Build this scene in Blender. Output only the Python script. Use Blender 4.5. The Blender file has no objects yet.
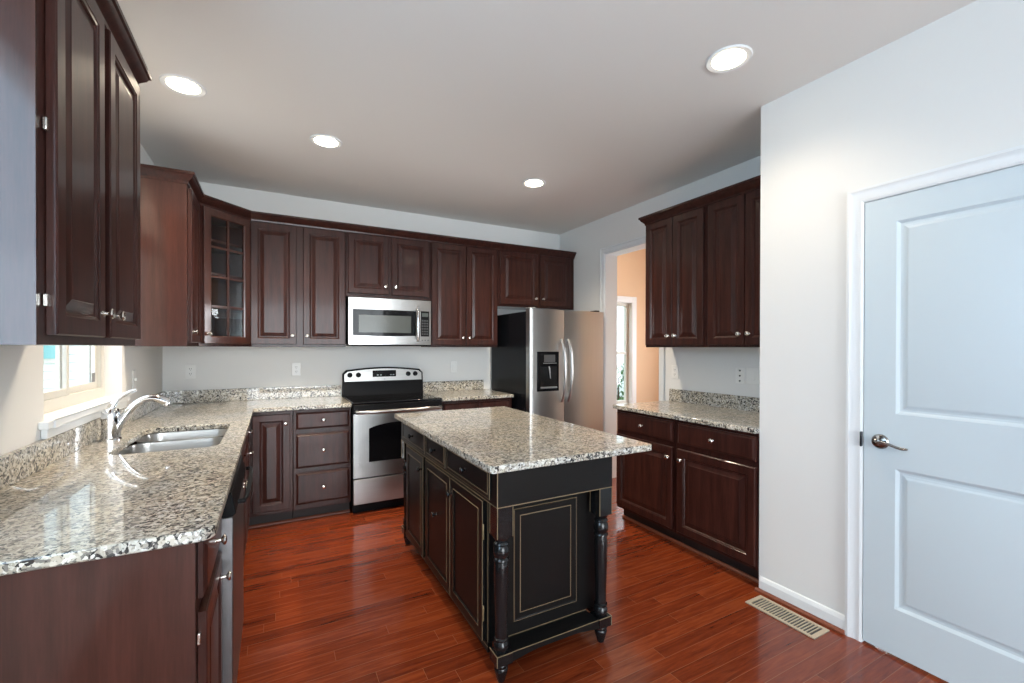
import bpy, bmesh, math, random
from mathutils import Vector, Matrix
PI = math.pi
random.seed(7)
S = bpy.context.scene
COL = S.collection

# ------------------------------------------------------------------ camera
def make_camera():
    cd = bpy.data.cameras.new('camera'); co = bpy.data.objects.new('camera', cd)
    COL.objects.link(co)
    f = 443.02
    cd.sensor_width = 36.0; cd.lens = f*36/1024; cd.shift_x = 0.0; cd.shift_y = 8.37/1024
    cd.clip_start = 0.02; cd.clip_end = 200
    yaw, pit, rol = [math.radians(v) for v in (28.323, -0.29, 0.09)]
    F = Vector((math.sin(yaw)*math.cos(pit), math.cos(yaw)*math.cos(pit), math.sin(pit)))
    R = Vector((math.cos(yaw), -math.sin(yaw), 0)); U = R.cross(F)
    R2 = math.cos(rol)*R + math.sin(rol)*U; U2 = -math.sin(rol)*R + math.cos(rol)*U
    m = Matrix((R2, U2, -F)).transposed().to_4x4()
    m.translation = Vector((0.7764, -4.4252, 1.3673))
    co.matrix_world = m
    S.camera = co
make_camera()

# ------------------------------------------------------------------ world, daylight, exposure
S.view_settings.view_transform = 'Standard'
S.view_settings.look = 'None'
S.view_settings.exposure = 0.68
S.view_settings.gamma = 1.0
S.view_settings.use_curve_mapping = False
w = bpy.data.worlds.new('overcast_sky'); S.world = w; w.use_nodes = True
bg = w.node_tree.nodes['Background']
bg.inputs['Color'].default_value = (0.80, 0.92, 1.0, 1); bg.inputs['Strength'].default_value = 2.2

def area(name, loc, rot, sx, sy, energy, color):
    l = bpy.data.lights.new(name, 'AREA'); l.shape = 'RECTANGLE'; l.size = sx; l.size_y = sy
    l.energy = energy; l.color = color
    o = bpy.data.objects.new(name, l); COL.objects.link(o); o.location = loc; o.rotation_euler = rot
    return o
COOL = (0.38, 0.69, 1.0)
# area lamps added outside unseen windows in place of daylight; portals serve the seen ones
area('daylight_fill_breakfast', (-0.17, -4.06, 1.74), (0, -PI/2, 0), 1.45, 1.22, 19, COOL)            # lamp in unseen left window, shaped for blue sheen on the cabinet side
area('daylight_fill_rear', (1.60, -9.85, 1.40), (PI/2, 0, 0), 3.1, 2.5, 195, (0.88, 0.95, 1.0))     # lamp at unseen rear windows, sized to light the room
area('daylight_fill_dining', (7.50, -1.0, 1.40), (0, PI/2, 0), 1.7, 1.8, 110, (0.95, 0.97, 1.0)) # lamp added at a presumed, unseen dining window
for nm, lc, rt, sx_, sy_ in (('sky_portal_sink', (-0.14, -1.578, 1.62), (0, -PI/2, 0), 1.07, 0.99), ('sky_portal_dining', (5.55, 1.335, 1.27), (-PI/2, 0, 0), 1.2, 1.75)):
    area(nm, lc, rt, sx_, sy_, 1, (1, 1, 1)).data.cycles.is_portal = True

# ------------------------------------------------------------------ material helpers
def mat(name):
    m = bpy.data.materials.new(name); m.use_nodes = True
    return m, m.node_tree.nodes, m.node_tree.links, m.node_tree.nodes['Principled BSDF']
def N(nodes, t, **kw):
    n = nodes.new(t)
    for k, v in kw.items(): setattr(n, k, v)
    return n
def ramp(nodes, stops, interp='LINEAR'):
    n = nodes.new('ShaderNodeValToRGB'); n.color_ramp.interpolation = interp
    e = n.color_ramp.elements
    while len(e) > 1: e.remove(e[-1])
    e[0].position = stops[0][0]; e[0].color = (*stops[0][1], 1)
    for p, c in stops[1:]:
        x = e.new(p); x.color = (*c, 1)
    return n
def coords(nodes, links, scale, src='Object'):
    tc = nodes.new('ShaderNodeTexCoord'); mp = nodes.new('ShaderNodeMapping')
    mp.inputs['Scale'].default_value = scale
    links.new(tc.outputs[src], mp.inputs['Vector'])
    return mp.outputs['Vector']
def simple(name, col, rough=0.5, metal=0.0, coat=0.0, spec=0.5, coat_rough=0.1):
    m, n, l, b = mat(name)
    b.inputs['Base Color'].default_value = (*col, 1); b.inputs['Roughness'].default_value = rough
    b.inputs['Metallic'].default_value = metal; b.inputs['Coat Weight'].default_value = coat
    b.inputs['Coat Roughness'].default_value = coat_rough
    b.inputs['Specular IOR Level'].default_value = spec
    return m
def bump(n, l, b, height, strength=0.2, dist=0.002):
    bp = n.new('ShaderNodeBump'); bp.inputs['Strength'].default_value = strength; bp.inputs['Distance'].default_value = dist
    l.new(height, bp.inputs['Height']); l.new(bp.outputs['Normal'], b.inputs['Normal'])
    return bp
def wood(name, dark, mid, light, axis='z', rough=0.36, coat=0.21):
    m, n, l, b = mat(name)
    sc = {'z': (14, 14, 1.1), 'x': (1.1, 14, 14)}[axis]
    v = coords(n, l, sc)
    n1 = N(n, 'ShaderNodeTexNoise'); n1.inputs['Scale'].default_value = 2.2; n1.inputs['Detail'].default_value = 6; n1.inputs['Roughness'].default_value = 0.62
    l.new(v, n1.inputs['Vector'])
    v2 = coords(n, l, tuple(s*7 for s in sc))
    n2 = N(n, 'ShaderNodeTexNoise'); n2.inputs['Scale'].default_value = 2.0; n2.inputs['Detail'].default_value = 3
    l.new(v2, n2.inputs['Vector'])
    mx = N(n, 'ShaderNodeMath', operation='MULTIPLY_ADD'); mx.inputs[1].default_value = 0.35
    l.new(n2.outputs['Fac'], mx.inputs[0]); l.new(n1.outputs['Fac'], mx.inputs[2])
    r = ramp(n, [(0.45, dark), (0.66, mid), (0.95, light)])
    l.new(mx.outputs[0], r.inputs['Fac']); l.new(r.outputs['Color'], b.inputs['Base Color'])
    b.inputs['Roughness'].default_value = rough; b.inputs['Coat Weight'].default_value = coat; b.inputs['Coat Roughness'].default_value = 0.11; b.inputs['Specular IOR Level'].default_value = 0.2
    bump(n, l, b, n2.outputs['Fac'], 0.06, 0.001)
    return m
def granite(name):
    m, n, l, b = mat(name)
    v = coords(n, l, (1, 1, 1))
    ns = N(n, 'ShaderNodeTexNoise'); ns.inputs['Scale'].default_value = 28; ns.inputs['Detail'].default_value = 4
    l.new(v, ns.inputs['Vector'])
    mixv = N(n, 'ShaderNodeMix', data_type='VECTOR'); mixv.inputs['Factor'].default_value = 0.045
    l.new(v, mixv.inputs['A']); l.new(ns.outputs['Color'], mixv.inputs['B'])
    v1 = N(n, 'ShaderNodeTexVoronoi'); v1.inputs['Scale'].default_value = 125
    l.new(mixv.outputs['Result'], v1.inputs['Vector'])
    sep = N(n, 'ShaderNodeSeparateColor'); l.new(v1.outputs['Color'], sep.inputs['Color'])
    r = ramp(n, [(0.0, (0.022, 0.021, 0.020)), (0.09, (0.065, 0.062, 0.060)), (0.17, (0.20, 0.19, 0.175)), (0.30, (0.37, 0.34, 0.29)),
                 (0.46, (0.50, 0.465, 0.40)), (0.66, (0.59, 0.57, 0.515)), (0.88, (0.72, 0.71, 0.68))], 'CONSTANT')
    l.new(sep.outputs['Red'], r.inputs['Fac'])
    # larger drifting patches of warmer and greyer stone
    n3 = N(n, 'ShaderNodeTexNoise'); n3.inputs['Scale'].default_value = 7; n3.inputs['Detail'].default_value = 5
    l.new(v, n3.inputs['Vector'])
    r3 = ramp(n, [(0.35, (0.86, 0.88, 0.90)), (0.60, (1.0, 0.96, 0.88))])
    l.new(n3.outputs['Fac'], r3.inputs['Fac'])
    mul = N(n, 'ShaderNodeMix', data_type='RGBA', blend_type='MULTIPLY'); mul.inputs['Factor'].default_value = 1.0
    l.new(r.outputs['Color'], mul.inputs['A']); l.new(r3.outputs['Color'], mul.inputs['B'])
    # fine dark mineral specks
    v2 = N(n, 'ShaderNodeTexNoise'); v2.inputs['Scale'].default_value = 120; v2.inputs['Detail'].default_value = 2
    l.new(v, v2.inputs['Vector'])
    r2 = ramp(n, [(0.35, (0.12, 0.12, 0.12)), (0.43, (1, 1, 1))])
    l.new(v2.outputs['Fac'], r2.inputs['Fac'])
    mu2 = N(n, 'ShaderNodeMix', data_type='RGBA', blend_type='MULTIPLY'); mu2.inputs['Factor'].default_value = 0.8
    l.new(mul.outputs['Result'], mu2.inputs['A']); l.new(r2.outputs['Color'], mu2.inputs['B'])
    l.new(mu2.outputs['Result'], b.inputs['Base Color'])
    b.inputs['Roughness'].default_value = 0.30; b.inputs['Specular IOR Level'].default_value = 0.3
    b.inputs['Coat Weight'].default_value = 0.9; b.inputs['Coat Roughness'].default_value = 0.015
    return m
def floor_wood(name):
    m, n, l, b = mat(name)
    tc = n.new('ShaderNodeTexCoord'); sx = N(n, 'ShaderNodeSeparateXYZ'); l.new(tc.outputs['Object'], sx.inputs[0])
    W_, L_ = 0.074, 1.15
    def M(op, a, bb=None, c=None):
        q = N(n, 'ShaderNodeMath', operation=op)
        for i, x in enumerate((a, bb, c)):
            if x is None: continue
            if isinstance(x, (int, float)): q.inputs[i].default_value = x
            else: l.new(x, q.inputs[i])
        return q.outputs[0]
    yr = M('DIVIDE', sx.outputs['Y'], W_); row = M('FLOOR', yr); fy = M('FRACT', yr)
    wn = N(n, 'ShaderNodeTexWhiteNoise', noise_dimensions='1D'); l.new(row, wn.inputs['W'])
    xo = M('ADD', M('DIVIDE', sx.outputs['X'], L_), M('MULTIPLY', wn.outputs['Value'], 7.3))
    colm = M('FLOOR', xo); fx = M('FRACT', xo)
    idv = N(n, 'ShaderNodeCombineXYZ'); l.new(row, idv.inputs[0]); l.new(colm, idv.inputs[1])
    w2 = N(n, 'ShaderNodeTexWhiteNoise', noise_dimensions='2D'); l.new(idv.outputs[0], w2.inputs['Vector'])
    # grain, shifted per plank
    off = N(n, 'ShaderNodeVectorMath', operation='MULTIPLY_ADD'); off.inputs[1].default_value = (13, 17, 19)
    l.new(w2.outputs['Color'], off.inputs[0]); l.new(tc.outputs['Object'], off.inputs[2])
    mp = N(n, 'ShaderNodeMapping'); mp.inputs['Scale'].default_value = (2.2, 26, 1); l.new(off.outputs[0], mp.inputs['Vector'])
    g = N(n, 'ShaderNodeTexNoise'); g.inputs['Scale'].default_value = 2.0; g.inputs['Detail'].default_value = 7; g.inputs['Roughness'].default_value = 0.65; g.inputs['Distortion'].default_value = 0.6
    l.new(mp.outputs[0], g.inputs['Vector'])
    t = M('ADD', M('MULTIPLY_ADD', w2.outputs['Value'], 0.20, 0.04), M('MULTIPLY', g.outputs['Fac'], 0.80))
    r = ramp(n, [(0.25, (0.060, 0.0100, 0.0042)), (0.55, (0.175, 0.0300, 0.0092)), (0.85, (0.30, 0.066, 0.019))])
    l.new(t, r.inputs['Fac'])
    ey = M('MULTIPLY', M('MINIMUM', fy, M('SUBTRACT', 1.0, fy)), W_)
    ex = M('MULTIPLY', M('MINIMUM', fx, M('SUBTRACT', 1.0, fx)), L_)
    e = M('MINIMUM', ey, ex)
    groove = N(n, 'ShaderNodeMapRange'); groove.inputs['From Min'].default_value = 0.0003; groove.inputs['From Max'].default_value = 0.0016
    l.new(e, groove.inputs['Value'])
    mx = N(n, 'ShaderNodeMix', data_type='RGBA'); mx.inputs['A'].default_value = (0.25, 0.085, 0.038, 1)  # lighter seam colour paints in the glint of bevelled plank edges
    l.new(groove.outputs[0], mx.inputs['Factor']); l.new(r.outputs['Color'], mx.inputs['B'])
    l.new(mx.outputs['Result'], b.inputs['Base Color'])
    b.inputs['Roughness'].default_value = 0.20; b.inputs['Specular IOR Level'].default_value = 0.4
    b.inputs['Coat Weight'].default_value = 0.3; b.inputs['Coat Roughness'].default_value = 0.07
    h = M('ADD', groove.outputs[0], M('MULTIPLY', g.outputs['Fac'], 0.10))
    h = M('ADD', h, M('MULTIPLY', w2.outputs['Value'], 0.12))
    bump(n, l, b, h, 0.25, 0.0010)
    return m
def stainless(name, axis='x', base=(0.46, 0.452, 0.44), rough=0.30):
    m, n, l, b = mat(name)
    v = coords(n, l, {'x': (1, 160, 160), 'z': (160, 160, 1)}[axis])
    t = N(n, 'ShaderNodeTexNoise'); t.inputs['Scale'].default_value = 3; t.inputs['Detail'].default_value = 2
    l.new(v, t.inputs['Vector'])
    r = ramp(n, [(0.3, tuple(c*0.90 for c in base)), (0.7, base)])
    l.new(t.outputs['Fac'], r.inputs['Fac']); l.new(r.outputs['Color'], b.inputs['Base Color'])
    b.inputs['Metallic'].default_value = 1.0; b.inputs['Roughness'].default_value = rough
    return m
def plaster(name, col, rough=0.75):
    m, n, l, b = mat(name)
    v = coords(n, l, (1, 1, 1))
    t = N(n, 'ShaderNodeTexNoise'); t.inputs['Scale'].default_value = 260; t.inputs['Detail'].default_value = 3
    l.new(v, t.inputs['Vector'])
    b.inputs['Base Color'].default_value = (*col, 1); b.inputs['Roughness'].default_value = rough
    b.inputs['Specular IOR Level'].default_value = 0.25
    bump(n, l, b, t.outputs['Fac'], 0.06, 0.001)
    return m
def clear_glass(name, tint=(1, 1, 1), refl=0.10):
    m = bpy.data.materials.new(name); m.use_nodes = True
    n, l = m.node_tree.nodes, m.node_tree.links
    n.clear()
    out = n.new('ShaderNodeOutputMaterial'); tr = n.new('ShaderNodeBsdfTransparent'); tr.inputs[0].default_value = (*tint, 1)
    gl = n.new('ShaderNodeBsdfGlossy'); gl.inputs['Roughness'].default_value = 0.02
    fr = n.new('ShaderNodeFresnel'); fr.inputs['IOR'].default_value = 1.5
    mx = n.new('ShaderNodeMixShader')
    ge = n.new('ShaderNodeNewGeometry'); sb = n.new('ShaderNodeMath'); sb.operation = 'SUBTRACT'; sb.inputs[0].default_value = 1.0
    ml = n.new('ShaderNodeMath'); ml.operation = 'MULTIPLY'          # the inner faces of the thin pane do not reflect
    l.new(ge.outputs['Backfacing'], sb.inputs[1]); l.new(fr.outputs[0], ml.inputs[0]); l.new(sb.outputs[0], ml.inputs[1])
    l.new(ml.outputs[0], mx.inputs[0]); l.new(tr.outputs[0], mx.inputs[1]); l.new(gl.outputs[0], mx.inputs[2]); l.new(mx.outputs[0], out.inputs[0])
    return m
def emitter(name, col, strength):
    m = bpy.data.materials.new(name); m.use_nodes = True
    b = m.node_tree.nodes['Principled BSDF']
    b.inputs['Base Color'].default_value = (0.8, 0.8, 0.8, 1)
    b.inputs['Emission Color'].default_value = (*col, 1); b.inputs['Emission Strength'].default_value = strength
    return m
def siding(name, col):
    m, n, l, b = mat(name)
    tc = n.new('ShaderNodeTexCoord'); sx = N(n, 'ShaderNodeSeparateXYZ'); l.new(tc.outputs['Object'], sx.inputs[0])
    d = N(n, 'ShaderNodeMath', operation='DIVIDE'); d.inputs[1].default_value = 0.18; l.new(sx.outputs['Z'], d.inputs[0])
    f = N(n, 'ShaderNodeMath', operation='FRACT'); l.new(d.outputs[0], f.inputs[0])
    r = ramp(n, [(0.0, tuple(c*0.45 for c in col)), (0.07, tuple(c*0.6 for c in col)), (0.10, col)])
    l.new(f.outputs[0], r.inputs['Fac']); l.new(r.outputs['Color'], b.inputs['Base Color'])
    b.inputs['Roughness'].default_value = 0.6
    bump(n, l, b, f.outputs[0], 0.4, 0.02)
    return m

CHERRY = wood('cherry_stained_wood', (0.019, 0.0065, 0.0052), (0.037, 0.0118, 0.0088), (0.064, 0.0200, 0.0140))
VENEER = wood('cherry_veneer', (0.033, 0.0105, 0.0072), (0.048, 0.0152, 0.0102), (0.068, 0.022, 0.015), rough=0.34, coat=0.9)
SHADOW = simple('dark_toe_kick', (0.012, 0.006, 0.005), 0.6)  # near-black brown for the toe kick boards
GRANITE = granite('speckled_granite')
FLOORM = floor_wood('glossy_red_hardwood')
STEEL = stainless('brushed_stainless', 'x')
STEELV = stainless('brushed_stainless_vertical', 'z')
STEELD = stainless('dark_stainless', 'z', (0.22, 0.215, 0.22), 0.38)
CHROME = simple('polished_chrome', (0.82, 0.83, 0.85), 0.07, 1.0)
NICKEL = simple('satin_nickel', (0.72, 0.69, 0.64), 0.22, 1.0)
WALLP = plaster('light_grey_wall_paint', (0.745, 0.745, 0.73))
CEILP = plaster('ceiling_paint', (0.79, 0.775, 0.745), 0.85)
DINEP = plaster('peach_wall_paint', (0.74, 0.53, 0.35))
WHITE = simple('white_trim_paint', (0.74, 0.765, 0.78), 0.35)
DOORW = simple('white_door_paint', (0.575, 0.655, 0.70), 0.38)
PLAST = simple('white_plastic', (0.80, 0.80, 0.78), 0.35)
SLOT = simple('dark_slot', (0.05, 0.05, 0.05), 0.5)
BLACKG = simple('black_gloss_glass', (0.005, 0.005, 0.006), 0.07, 0, 0.0, 0.14)
COOK = simple('black_cooktop_glass', (0.005, 0.005, 0.006), 0.06, 0, 0.0, 0.5)
KEY = simple('dark_key', (0.055, 0.058, 0.062), 0.4)
STEELM = stainless('darkened_stainless', 'x', (0.34, 0.333, 0.32), 0.28)  # darker base, tuned against bright reflections on the tilted backguard
BLACKP = simple('black_plastic', (0.009, 0.009, 0.010), 0.35, 0, 0, 0.06)
BLACKS = simple('black_fridge_side', (0.006, 0.007, 0.009), 0.24, 0, 0, 0.12)
SCREEN = simple('display_window', (0.10, 0.12, 0.12), 0.2)
GREYK = simple('grey_button', (0.18, 0.19, 0.20), 0.4)
IBLACK = simple('distressed_black_paint', (0.0060, 0.0054, 0.0052), 0.38, 0, 0.04, 0.20, 0.2)
GOLD = simple('rubbed_gold_edge', (0.20, 0.142, 0.078), 0.45)
IGLOSS = simple('glossy_black_paint', (0.007, 0.007, 0.0075), 0.24, 0, 0.3, 0.3, 0.08)
DARKN = simple('aged_dark_knob', (0.05, 0.052, 0.056), 0.25, 0.9)
GLASS = clear_glass('clear_glass')
GLASSD = clear_glass('cabinet_glass', (0.93, 0.96, 0.97))
BULB = emitter('lit_lamp', (1.0, 0.86, 0.66), 14.0)
BRASS = simple('tan_register_metal', (0.50, 0.42, 0.31), 0.45, 0.2)
VINYL = simple('white_vinyl', (0.60, 0.585, 0.535), 0.4)
SIDING = siding('white_lap_siding', (0.80, 0.84, 0.86))
TEAL = simple('teal_window_glass', (0.16, 0.42, 0.44), 0.3)
LEAF = simple('green_leaves', (0.06, 0.16, 0.05), 0.6)
LAWN = simple('lawn', (0.10, 0.18, 0.06), 0.9)
DWALL = simple('sticker_grey', (0.18, 0.18, 0.19), 0.5)

# ------------------------------------------------------------------ mesh builder
class MB:
    def __init__(s): s.v = []; s.f = []; s.m = []
    def box(s, x0, x1, y0, y1, z0, z1, m=0):
        x0, x1 = min(x0, x1), max(x0, x1); y0, y1 = min(y0, y1), max(y0, y1); z0, z1 = min(z0, z1), max(z0, z1)
        b = len(s.v)
        s.v += [(x, y, z) for x in (x0, x1) for y in (y0, y1) for z in (z0, z1)]
        for q in ((0, 1, 3, 2), (4, 6, 7, 5), (0, 4, 5, 1), (2, 3, 7, 6), (0, 2, 6, 4), (1, 5, 7, 3)):
            s.f.append([b+i for i in q]); s.m.append(m)
        return s
    def loft(s, rings, mats=None, cap0=True, cap1=True, closed=True, m0=0, m1=None):
        b = len(s.v); n = len(rings[0])
        for r in rings: s.v += [tuple(p) for p in r]
        for i in range(len(rings)-1):
            mm = mats[i] if mats else m0
            for j in range(n if closed else n-1):
                k = (j+1) % n
                s.f.append([b+i*n+j, b+i*n+k, b+(i+1)*n+k, b+(i+1)*n+j]); s.m.append(mm)
        if cap0: s.f.append([b+j for j in range(n)][::-1]); s.m.append(m0)
        if cap1: s.f.append([b+(len(rings)-1)*n+j for j in range(n)]); s.m.append(m0 if m1 is None else m1)
        return s
    def rects(s, x0, x1, z0, z1, spec, y=0.0, cap0=True, cap1=True, m1=None):
        """concentric rectangles facing -Y; spec = [(inset, depth towards -Y, material of the band leading to it)]"""
        rings = []
        for sp in spec:
            i, d = sp[0], sp[1]
            rings.append([(x0+i, y-d, z0+i), (x1-i, y-d, z0+i), (x1-i, y-d, z1-i), (x0+i, y-d, z1-i)])
        mats = [(sp[2] if len(sp) > 2 else 0) for sp in spec[1:]]
        return s.loft(rings, mats, cap0, cap1, m1=m1)
    def lathe(s, prof, o=(0, 0, 0), axis='z', seg=20, m=0, mats=None):
        rings = []
        for r, h in prof:
            ring = []
            for k in range(seg):
                a = 2*PI*k/seg; c, d = max(r, 1e-5)*math.cos(a), max(r, 1e-5)*math.sin(a)
                ring.append({'z': (o[0]+c, o[1]+d, o[2]+h), '-y': (o[0]+c, o[1]-h, o[2]+d), 'y': (o[0]+c, o[1]+h, o[2]+d), 'x': (o[0]+h, o[1]+c, o[2]+d), '-x': (o[0]-h, o[1]+c, o[2]+d)}[axis])
            rings.append(ring)
        return s.loft(rings, mats, True, True, m0=m)
    def tube(s, pts, r, seg=10, m=0, flat=1.0):
        pts = [Vector(p) for p in pts]; rings = []; up = None
        for i, p in enumerate(pts):
            t = (pts[min(i+1, len(pts)-1)]-pts[max(i-1, 0)]).normalized()
            if up is None:
                up = Vector((0, 0, 1)) if abs(t.z) < 0.9 else Vector((0, 1, 0))
            a = t.cross(up).normalized(); up = a.cross(t).normalized()
            rr = r[i] if isinstance(r, (list, tuple)) else r
            rings.append([p+a*rr*math.cos(2*PI*k/seg)+up*rr*flat*math.sin(2*PI*k/seg) for k in range(seg)])
        return s.loft(rings, m0=m)
    def prism(s, poly, axis, a0, a1, m=0):
        def P(u, v, a): return {'z': (u, v, a), 'y': (u, a, v), 'x': (a, u, v)}[axis]
        return s.loft([[P(u, v, a0) for u, v in poly], [P(u, v, a1) for u, v in poly]], m0=m)
    def build(s, name, mats, parent=None, loc=None, bevel=0.0, smooth=35, kind=None, segs=2):
        me = bpy.data.meshes.new(name); me.from_pydata(s.v, [], s.f)
        for q, mm in zip(me.polygons, s.m): q.material_index = mm
        for x in (mats if isinstance(mats, (list, tuple)) else [mats]): me.materials.append(x)
        bm = bmesh.new(); bm.from_mesh(me); bmesh.ops.remove_doubles(bm, verts=bm.verts, dist=1e-6)
        bmesh.ops.recalc_face_normals(bm, faces=bm.faces); bm.to_mesh(me); bm.free()
        return link(me, name, parent, loc, bevel, smooth, kind, segs)
def link(me, name, parent=None, loc=None, bevel=0.0, smooth=35, kind=None, segs=2):
    if smooth:
        me.shade_smooth(); me.set_sharp_from_angle(angle=math.radians(smooth))
    o = bpy.data.objects.new(name, me); COL.objects.link(o)
    if parent: o.parent = parent
    if loc: o.location = loc
    if bevel:
        b = o.modifiers.new('edge', 'BEVEL'); b.width = bevel; b.segments = segs; b.limit_method = 'ANGLE'; b.angle_limit = math.radians(40)
    if kind: o['kind'] = kind
    return o
def tag(o, label, cat, group=None, kind=None):
    o['label'] = label; o['category'] = cat
    if group: o['group'] = group
    if kind: o['kind'] = kind
    return o
def thing(name, label, cat, loc=(0, 0, 0), rot=0.0, group=None, kind=None):
    o = bpy.data.objects.new(name, None); COL.objects.link(o); o.empty_display_size = 0.1
    o.location = loc; o.rotation_euler = (0, 0, rot)
    return tag(o, label, cat, group, kind)
def rrect(x0, x1, y0, y1, r, seg=6):
    p = []
    for cx, cy, a0 in ((x1-r, y0+r, -PI/2), (x1-r, y1-r, 0), (x0+r, y1-r, PI/2), (x0+r, y0+r, PI)):
        for k in range(seg+1):
            a = a0+PI/2*k/seg; p.append((cx+r*math.cos(a), cy+r*math.sin(a)))
    return p
def slab(name, outline, holes, z0, z1, m, parent=None, bevel=0.004, kind=None):
    bm = bmesh.new(); edges = []
    for loop in [outline]+holes:
        vs = [bm.verts.new((x, y, z0)) for x, y in loop]
        for i in range(len(vs)): edges.append(bm.edges.new((vs[i], vs[(i+1) % len(vs)])))
    bmesh.ops.triangle_fill(bm, use_beauty=True, use_dissolve=False, edges=edges)
    ex = bmesh.ops.extrude_face_region(bm, geom=list(bm.faces))
    for g in ex['geom']:
        if isinstance(g, bmesh.types.BMVert): g.co.z = z1
    bmesh.ops.recalc_face_normals(bm, faces=bm.faces)
    bmesh.ops.dissolve_limit(bm, angle_limit=0.01, verts=bm.verts, edges=bm.edges)
    me = bpy.data.meshes.new(name); bm.to_mesh(me); bm.free(); me.materials.append(m)
    return link(me, name, parent, None, bevel, 35, kind, 3)
def wall(name, axis, a0, a1, u0, u1, z0, z1, holes, m, label, reveal=None):
    """solid wall lying between a0 and a1 on its axis, spanning u0..u1, with rectangular openings"""
    us = sorted({u0, u1, *[h[0] for h in holes], *[h[1] for h in holes]}); zs = sorted({z0, z1, *[h[2] for h in holes], *[h[3] for h in holes]})
    solid = {}
    for i in range(len(us)-1):
        for j in range(len(zs)-1):
            cu, cz = (us[i]+us[i+1])/2, (zs[j]+zs[j+1])/2
            solid[i, j] = not any(h[0] < cu < h[1] and h[2] < cz < h[3] for h in holes)
    mb = MB()
    def P(a, u, z): return (a, u, z) if axis == 'x' else (u, a, z)
    def quad(pts, mm=0):
        b = len(mb.v); mb.v.extend(pts); mb.f.append([b, b+1, b+2, b+3]); mb.m.append(mm)
    for (i, j), s in solid.items():
        if not s: continue
        A, B, C_, D = us[i], us[i+1], zs[j], zs[j+1]
        quad([P(a0, A, C_), P(a0, B, C_), P(a0, B, D), P(a0, A, D)]); quad([P(a1, A, C_), P(a1, B, C_), P(a1, B, D), P(a1, A, D)], 1)
        if not solid.get((i-1, j)): quad([P(a0, A, C_), P(a1, A, C_), P(a1, A, D), P(a0, A, D)])
        if not solid.get((i+1, j)): quad([P(a0, B, C_), P(a1, B, C_), P(a1, B, D), P(a0, B, D)])
        if not solid.get((i, j-1)): quad([P(a0, A, C_), P(a1, A, C_), P(a1, B, C_), P(a0, B, C_)])
        if not solid.get((i, j+1)): quad([P(a0, A, D), P(a1, A, D), P(a1, B, D), P(a0, B, D)])
    o = mb.build(name, [m, reveal or m], smooth=0, kind='structure')
    return tag(o, label, 'wall', kind='structure')

# ------------------------------------------------------------------ room shell
W, H, WP, YP = 3.806, 2.725, 3.194, -2.888
YR = -9.5
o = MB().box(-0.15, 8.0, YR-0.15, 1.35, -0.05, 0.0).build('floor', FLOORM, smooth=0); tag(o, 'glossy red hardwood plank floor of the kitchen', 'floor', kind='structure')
o = MB().box(-0.15, W, YR-0.15, 0.14, H, H+0.08).build('ceiling', CEILP, smooth=0); tag(o, 'flat pale ceiling with recessed lights', 'ceiling', kind='structure')
o = MB().box(W, 7.34, -3.3, 1.34, 3.4, 3.48).build('ceiling_dining', CEILP, smooth=0); tag(o, 'higher ceiling of the dining room', 'ceiling', kind='structure')
wall('wall_left', 'x', -0.15, 0.0, YR, 0.0, 0, H, [(-2.075, -1.08, 1.085, 2.16), (-4.72, -3.40, 0.98, 2.50)], WALLP, 'pale wall behind the sink', WALLP)
wall('wall_back', 'y', 0.0, 0.14, -0.15, W, 0, H, [], WALLP, 'pale wall behind the range')
wall('wall_right', 'x', W, W+0.155, YP-0.115, 1.2, 0, 3.4, [(-1.581, -0.83, 0, 2.345)], WALLP, 'pale wall with the cased opening and granite side counter', DINEP)
wall('wall_pantry_return', 'y', YP-0.115, YP, WP, W, 0, H, [], WALLP, 'short end wall beside the right counter')
wall('wall_pantry', 'x', WP, WP+0.115, YR, YP-0.115, 0, H, [(-4.21, -3.385, 0, 2.045)], WALLP, 'pale wall holding the white panel door')
wall('wall_rear', 'y', YR-0.14, YR, -0.15, WP+0.115, 0, H, [(0.1, 3.1, 0.15, 2.6)], WALLP, 'wall behind the viewer with wide windows')
wall('wall_dining_back', 'y', 1.2, 1.34, W, 7.34, 0, 3.4, [(4.95, 6.10, 0.42, 2.13)], DINEP, 'peach dining room wall with the tall window')
wall('wall_dining_right', 'x', 7.2, 7.34, -3.16, 1.2, 0, 3.4, [(-1.9, -0.1, 0.5, 2.2)], DINEP, 'peach dining room side wall')
wall('wall_dining_front', 'y', -3.3, -3.16, W+0.155, 7.34, 0, 3.4, [], DINEP, 'peach dining room front wall')

# baseboard, shoe moulding and casings
def baseboard(name, label, poly_axis, a, sgn, u0, u1, shoe=True):
    mb = MB()
    prof = [(0, 0.0), (0.014, 0.0), (0.014, 0.062), (0.010, 0.072), (0.006, 0.080), (0, 0.084)]
    if poly_axis == 'y':   # runs along y, sticks out in x
        mb.prism([(a+sgn*d, z) for d, z in prof], 'y', u0, u1)
    else:
        mb.loft([[(u, a+sgn*d, z) for d, z in prof] for u in (u0, u1)])
    return tag(mb.build(name, WHITE, smooth=0), label, 'baseboard', kind='structure')
baseboard('baseboard_pantry', 'white baseboard on the pantry wall', 'y', WP-0.0005, -1, -3.325, YP-0.010)
SHOEM = simple('red_brown_shoe_wood', (0.17, 0.040, 0.016), 0.45)
def shoe(name, label, axis, a, sgn, u0, u1, m=SHOEM):
    prof = [(0, 0.001), (0.018, 0.001), (0.017, 0.010), (0.011, 0.017), (0, 0.019)]
    mb = MB()
    if axis == 'y': mb.prism([(a+sgn*d, z) for d, z in prof], 'y', u0, u1)
    else: mb.loft([[(u, a+sgn*d, z) for d, z in prof] for u in (u0, u1)])
    return tag(mb.build(name, m, smooth=0), label, 'trim', kind='structure')
shoe('trim_1', 'reddish wood shoe moulding under the white baseboard', 'y', WP-0.0155, -1, -3.325, YP+0.004)
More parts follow.
